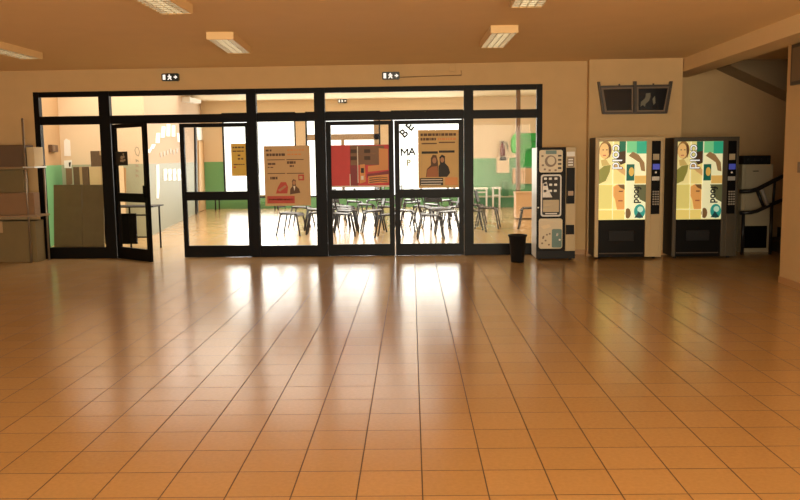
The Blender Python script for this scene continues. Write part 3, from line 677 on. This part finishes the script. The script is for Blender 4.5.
# ---------------------------------------------------------------- hall: chairs
def chair():
    t = empty('stacking_chair', (0, 0, 0), '', 'chair', 'dark steel chairs in the hall')
    # seat shell with dished front edge (faces -Y)
    b = MB(); n = 8
    def seat_z(u): return .45+.012*math.cos(u*math.pi)-.03*max(0, u-.75)/.25
    top = []; bot = []
    for i in range(n+1):
        u = i/n; y = .19-.40*u; zz = seat_z(u)
        top.append((y, zz)); bot.append((y, zz-.022))
    b.prism(top+bot[::-1], 'x', -.205, .205).build('seat', SHELL, t, .008)
    b = MB(); pr = [(.20, .56), (.235, .68), (.255, .83)]; pr2 = [(.273, .83), (.253, .68), (.218, .56)]
    b.prism(pr+pr2, 'x', -.19, .19).build('backrest', SHELL, t, .008)
    for s in (-1, 1):
        MB().tube([(s*.19, .17, .44), (s*.225, .26, .0)], .017).build('leg', CHROME, t)
        MB().tube([(s*.19, -.16, .44), (s*.225, -.24, .0)], .017).build('leg', CHROME, t)
        MB().tube([(s*.196, -.17, .432), (s*.196, .18, .432), (s*.196, .225, .60), (s*.185, .272, .80)], .012).build('frame_tube', CHROME, t)
    MB().tube([(-.196, .18, .42), (.196, .18, .42)], .01).build('crossbar', CHROME, t)
    return t
cs = [(-2.78, 16.35, 80), (-2.28, 16.6, -86), (-2.45, 17.5, 100), (-1.72, 16.05, 95), (-1.18, 16.9, -80), (-.80, 15.75, -95), (-1.85, 17.6, 70), (-.98, 18.3, 95),
      (-1.5, 19.2, 100), (-.52, 16.9, 85), (.02, 15.45, 92), (.34, 16.35, -88), (.58, 18.0, -75), (0.05, 18.9, 90), (.88, 16.7, 95), (1.25, 17.5, 80), (2.12, 17.3, -100),
      (-2.3, 19.3, 60), (-.45, 19.8, -90), (.7, 19.6, 85), (-1.95, 18.5, 75), (.15, 17.4, 20), (-1.05, 20.2, 80), (-2.9, 18.4, 85), (-1.45, 21.3, -85), (-.15, 18.2, 80), (-1.74, 16.9, 100) , (1.0, 18.6, 70), (-.45, 21.0, 85), (.35, 20.6, -80), (-1.9, 20.6, 95)]
lab = {0: 'leftmost dark chair in the hall, under the orange poster', 10: 'nearest dark chair seen through the right middle door', 16: 'lone dark chair at the right beside the wooden counter, behind the bin'}
for i, (x, y, a) in enumerate(cs):
    if i == 0: ch0 = o = chair()
    else: o = copy_tree(ch0)
    o.location = (x, y, 0); o.rotation_euler.z = math.radians(a)
    o['label'] = lab.get(i, 'dark steel stacking chair among the crowded chairs in the middle of the hall')

# low bench table at the far wall
def bench(x0, x1, Y, label):
    t = empty('bench_table', ((x0+x1)/2, Y, 0), label, 'table'); w2 = (x1-x0)/2
    MB().box(-w2, w2, -.25, .25, .42, .45).build('tabletop', OLIVE, t)
    for sx in (-1, 1):
        for sy_ in (-1, 1): MB().tube([(sx*(w2-.05), sy_*.22, 0), (sx*(w2-.05), sy_*.22, .42)], .02, 6).build('leg', DARK, t)
bench(-6.5, -4.6, 24.6, 'low long table at the far wall below the left window')

# ---------------------------------------------------------------- hall: lettered wall
pv = Vector((KC[0], KC[1], 0)); qv = Vector((KD[0], KD[1], 0)); dv = (qv-pv).normalized(); nv = Vector((dv.y, -dv.x, 0))
def on_side(x, y):         # point of the lettered wall seen at (x, y)
    d = FW + RT*((x-400)/F) - UP*((y-250)/F); o = Vector((0, 0, H))
    tt = (pv-o).dot(nv)/d.dot(nv); return o+d*tt
def wall_piece(name, poly, m, label, cat, group=None, th=.02):
    pts = [on_side(*p) for p in poly]; b = MB(); n = len(pts)
    va = [b.bm.verts.new(p) for p in pts]; vb = [b.bm.verts.new(p+nv*th) for p in pts]
    b.bm.faces.new(va); b.bm.faces.new(vb[::-1])
    for i in range(n): b.bm.faces.new((va[i], va[(i+1) % n], vb[(i+1) % n], vb[i]))
    o = b.build(name, m)
    return tag(o, label, cat, group) if label else o
LW = mat('white_foam_letter', (.92, .92, .90), .5)
for k, (x, y, wd, hh, sl) in enumerate(((148.8, 151, 3, 4, 2), (152.4, 146.5, 3.4, 4.4, 2), (157.4, 138, 3.8, 10, .8), (162.6, 132, 3.6, 11, 1), (167.8, 130.2, 3.6, 12, .3), (172.9, 131, 3.4, 11, 0), (177.9, 137.5, 2.6, 9, -1))):
    wd *= .82; q = [(x-wd/2+sl/2, y-hh/2), (x+wd/2+sl/2, y-hh/2), (x+wd/2-sl/2, y+hh/2), (x-wd/2-sl/2, y+hh/2)]
    wall_piece('wall_letter', q, LW, 'white raised letter in the arc on the left wall of the hall', 'letter', 'white letters in the arc on hall wall')
for k in range(4):
    x = 164.6+k*4.6
    q = [(x-1.6, 169.5), (x+1.2, 168.8), (x+1.8, 173), (x+1, 175), (x+1.8, 180), (x-1, 180.8)]
    wall_piece('wall_letter', q, LW, 'white raised letter in the straight row on the left wall of the hall', 'letter', 'white letters in the straight row on hall wall')
wall_piece('wall_banner', [(155.8, 165), (158.2, 164.6), (158.6, 188), (157.8, 198.5), (156.2, 198.5)], LW, 'narrow white vertical strip left of the letter row on the hall wall', 'banner')
GL = mat('grey_letter', (.40, .34, .25), .6)
for k in range(6):
    x = 160.5+k*3.2; y = 155-1.2*k+ (k > 3)*2
    wall_piece('wall_letter', [(x-.9, y-2.2), (x+1.1, y-2.6), (x+.5, y+2.6), (x-.4, y+2.4)], GL, 'small grey letter under the white arc on the left wall of the hall', 'letter', 'small grey letters on hall wall', .012)
# side door of the hall, left wall near the far end
o = wall_piece('door_5', [(197.5, 141), (205, 141.5), (205.6, 208.8), (198.6, 211.5)], WOODT, None, None, th=.04); struct(o)
wall_piece('door_trim', [(193.8, 127), (195, 127), (196.4, 213.5), (195.2, 214)], DARK, None, None, th=.05); o = bpy.data.objects['door_trim']; o.name = 'trim_3'; struct(o)
wall_piece('door_trim', [(206, 127), (207.2, 127), (207.6, 208.4), (206.6, 208.8)], DARK, None, None, th=.05); o = bpy.data.objects['door_trim']; o.name = 'trim_4'; struct(o)
o = wall_piece('opening_light', [(195, 127.5), (206, 127.5), (205.4, 140), (197, 140)], WHITE, None, None, th=.03); o.name = 'window_5'; struct(o)  # white panel painted for the bright light in the opening above the door
# air conditioner high on the lettered wall
wall_piece('air_conditioner', [(182, 97), (194, 100), (194, 103.5), (182, 102)], WHITE, 'white air conditioner high on the left hall wall', 'air conditioner', None, .2)

# recessed cream wall: notices, door, sketches
dk = (Vector((*KC, 0))-Vector((*KB, 0))).normalized(); nk = Vector((dk.y, -dk.x, 0))
def on_rec(x, y):
    d = FW + RT*((x-400)/F) - UP*((y-250)/F); o = Vector((0, 0, H)); p0 = Vector((*KB, 0))
    return o+d*((p0-o).dot(nk)/d.dot(nk))
def rec_piece(name, poly, m, label, cat, th=.008, group=None, parent=None):
    pts = [on_rec(*p) for p in poly]; b = MB(); n = len(pts)
    va = [b.bm.verts.new(p) for p in pts]; vb = [b.bm.verts.new(p+nk*th) for p in pts]
    b.bm.faces.new(va); b.bm.faces.new(vb[::-1])
    for i in range(n): b.bm.faces.new((va[i], va[(i+1) % n], vb[(i+1) % n], vb[i]))
    o = b.build(name, m, parent)
    return tag(o, label, cat, group) if label else o
n1 = rec_piece('paper_notice', [(64, 141), (66, 138.5), (70, 140.5), (70.8, 156), (64.3, 156)], LW, 'white paper cut-out on the cream hall wall, upper one above the boards', 'notice')
n2 = rec_piece('paper_notice', [(64, 160.5), (71.8, 160), (71.5, 168), (64.5, 168)], LW, 'white paper over a brown panel on the cream hall wall above the boards', 'notice')
rec_piece('dark_mark', [(68.8, 162.5), (71, 162), (70.5, 167), (69.2, 166.5)], INK, None, None, .012, None, n2)
rec_piece('brown_panel', [(65.8, 168.3), (71.8, 168.3), (72.4, 184), (66.6, 186)], KRAFT, None, None, .012, None, n2)
o = rec_piece('door_6', [(119, 168), (126, 168), (126.5, 235), (119.5, 235)], WOODT, None, None, .04); struct(o)
n3 = rec_piece('wall_sketch', [(134.5, 150), (136, 146.5), (138.5, 147.5), (140, 152), (138.8, 156.5), (136, 155)], GL, 'small oval sketch on the cream wall behind the open door', 'drawing', .006)
rec_piece('paper_centre', [(135.3, 150), (136.4, 147.6), (138.1, 148.5), (139.2, 152), (138.3, 155.3), (136.4, 154)], CREAM, None, None, .010, None, n3)
for y in (159, 164, 169, 174): rec_piece('wall_sketch', [(135.5, y), (138, y+1), (139.5, y+3.2), (137.3, y+2.2), (136, y+3.6)], GL, 'small scribble below the oval sketch on the cream wall behind the open door', 'drawing', .006, 'scribbles on the cream wall')
rec_piece('paper_notice', [(131, 118.5), (138, 117.5), (139, 123.5), (132, 124.5)], LW, 'white sheet high on the cream wall behind the open door', 'notice')
# socket box on the ochre wall
a_ = Vector((*KA, 0)); b_ = Vector((*KB, 0)); dw = (b_-a_).normalized(); nw = Vector((dw.y, -dw.x, 0)); s0 = a_+dw*2.3
t = empty('electrical_box', (s0.x, s0.y, at(50.5, 152, s0.y).z), 'small brown electrical box on the ochre hall wall above the green dado', 'electrical box', None, math.atan2(dw.y, dw.x))
MB().box(-.28, .28, -.07, 0, 0, .13).build('box', BRN, t, .005); MB().box(-.22, -.06, -.075, -.07, .02, .11).build('cover', KRAFT, t)

# ---------------------------------------------------------------- hall: right end
Yw = BY
def onback(name, x0, x1, y0, y1, dp, m, label, cat):
    p, q = at(x0, y1, Yw-dp), at(x1, y0, Yw-dp)
    return tag(MB().box(p.x, q.x, Yw-dp, Yw, p.z, q.z).build(name, m, None, .01), label, cat)
nb = empty('notice_board', (at(526, 150, Yw).x, Yw-.02, at(526, 166, Yw).z), 'green notice board with dark frame lines on the far right hall wall', 'notice board')
p, q = at(519.5, 166.5, Yw-.04), at(537, 133, Yw-.04)
GB = mat('bright_green_felt', (.03, .36, .06), .8)
MB().box(p.x-nb.location.x, q.x-nb.location.x, -.04, 0, p.z-nb.location.z, q.z-nb.location.z).build('board', GB, nb)
for yy in (142, 151): 
    z = at(526, yy, Yw-.04).z-nb.location.z; MB().box(p.x-nb.location.x, q.x-nb.location.x, -.05, -.04, z, z+.03).build('batten', mat('dark_green_paint', (.015, .14, .03), .6), nb)
t = empty('fire_extinguisher', (at(502.5, 156, Yw-.1).x, Yw-.1, at(502.5, 156, Yw).z), 'dark red fire extinguisher hung on the far hall wall', 'fire extinguisher')
RX = mat('dark_red_enamel', (.16, .02, .02), .3)
MB().tube([(0, 0, 0), (0, 0, .03), (0, 0, .30), (0, 0, .36), (0, 0, .39)], [.05, .085, .085, .05, .03], 14).build('cylinder', RX, t)
MB().tube([(0, 0, .39), (0, 0, .45)], .03, 10).box(-.1, .05, -.02, .02, .42, .45).build('valve', DARK, t)
MB().tube([(.03, -.02, .42), (.13, -.03, .40), (.15, -.02, .2)], .015, 8).build('hose', DARK, t)
MB().box(-.06, .06, .05, .1, .1, .2).build('bracket', DARK, t)
onback('wall_cabinet', 497, 509.5, 156.8, 173, .25, CREAM, 'cream wall box below the fire extinguisher', 'cabinet')
onback('dark_vent', 499.8, 506.5, 156.8, 160.5, .27, DARK, 'dark strip on top of the cream wall box', 'vent')
t = empty('green_jacket', (at(515.5, 150, Yw-.1).x, Yw-.06, at(515.5, 153, Yw).z), 'bright green jacket hanging beside the notice board', 'jacket')
LG = mat('bright_green_cloth', (.10, .62, .12), .8)
b = MB(); b.prism([(-.10, .0), (.08, .0), (.13, .25), (.11, .5), (.04, .60), (-.04, .58), (-.13, .45), (-.14, .2)], 'y', -.06, .06).build('jacket_body', LG, t, .03)
MB().prism([(.02, .1), (.06, .1), (.09, .4), (.05, .5)], 'y', -.075, -.06).build('sleeve', mat('pale_green_cloth', (.40, .75, .35), .8), t)
# brown post in the hall
p = at(518, 190, 20.5); tag(MB().box(p.x-.05, p.x+.05, 20.45, 20.55, 0, HZ).build('slim_post', mat('brown_post_paint', (.16, .085, .04), .5)), 'slim brown post from floor to ceiling at the right of the hall', 'post')
# wooden counter
p, q = at(516, 222, 19.8), at(545, 192, 19.8)
t = empty('wooden_counter', (p.x, 19.8, 0), 'light wooden counter behind the coffee machine in the hall', 'counter')
LWD = mat('light_wood', (.66, .40, .20), .5, noise=.08, nscale=10)
MB().box(0, q.x-p.x, 0, .5, .03, q.z-.03).build('body', LWD, t); MB().box(-.02, q.x-p.x+.02, -.02, .52, q.z-.03, q.z).build('top', LWD, t); MB().box(.03, q.x-p.x-.03, .03, .47, 0, .03).build('plinth', DARK, t)
onback('wood_panel', 512.5, 536, 168, 184, .08, LWD, 'light wooden panel on the far wall under the notice board', 'panel')
# dark green low cabinet, white benches at the far right wall
t = empty('low_cabinet', (at(492, 200, 24.6).x, 24.6, 0), 'long dark green low cabinet along the far right hall wall', 'cabinet')
DG = mat('dark_green_laminate', (.05, .20, .09), .5)
x0_, x1_ = at(466, 200, 24.6).x-t.location.x, at(514, 200, 24.6).x-t.location.x
MB().box(x0_, x1_, 0, .6, 0, .30).build('body', DG, t); MB().box(x0_-.02, x1_, -.03, .6, .30, .33).build('top', PGREEN, t)
MB().box(at(503, 200, 24.6).x-t.location.x, at(509, 200, 24.6).x-t.location.x, .1, .55, .33, .78).build('raised_end', DG, t)
def wframe(xa, xb, ya, yb, label):
    p, q = at(xa, yb, 24.3), at(xb, ya, 24.3); w_ = q.x-p.x; t = empty('white_stool', ((p.x+q.x)/2, 24.3, 0), label, 'stool')
    MB().box(-w_/2, w_/2, -.15, .15, q.z-.05, q.z).build('seat', WHITE, t)
    for s in (-1, 1):
        for s2 in (-1, 1): MB().tube([(s*(w_/2-.03), s2*.12, 0), (s*(w_/2-.03), s2*.12, q.z-.05)], .02, 6).build('leg', WHITE, t)
    MB().box(-w_/2, w_/2, -.02, .02, p.z, p.z+.04).build('rail', WHITE, t)
wframe(472, 487.5, 187.5, 193, 'long white bench before the green cabinet at the far right wall')
wframe(492, 500.5, 187, 196, 'short white stool right of the long white bench')
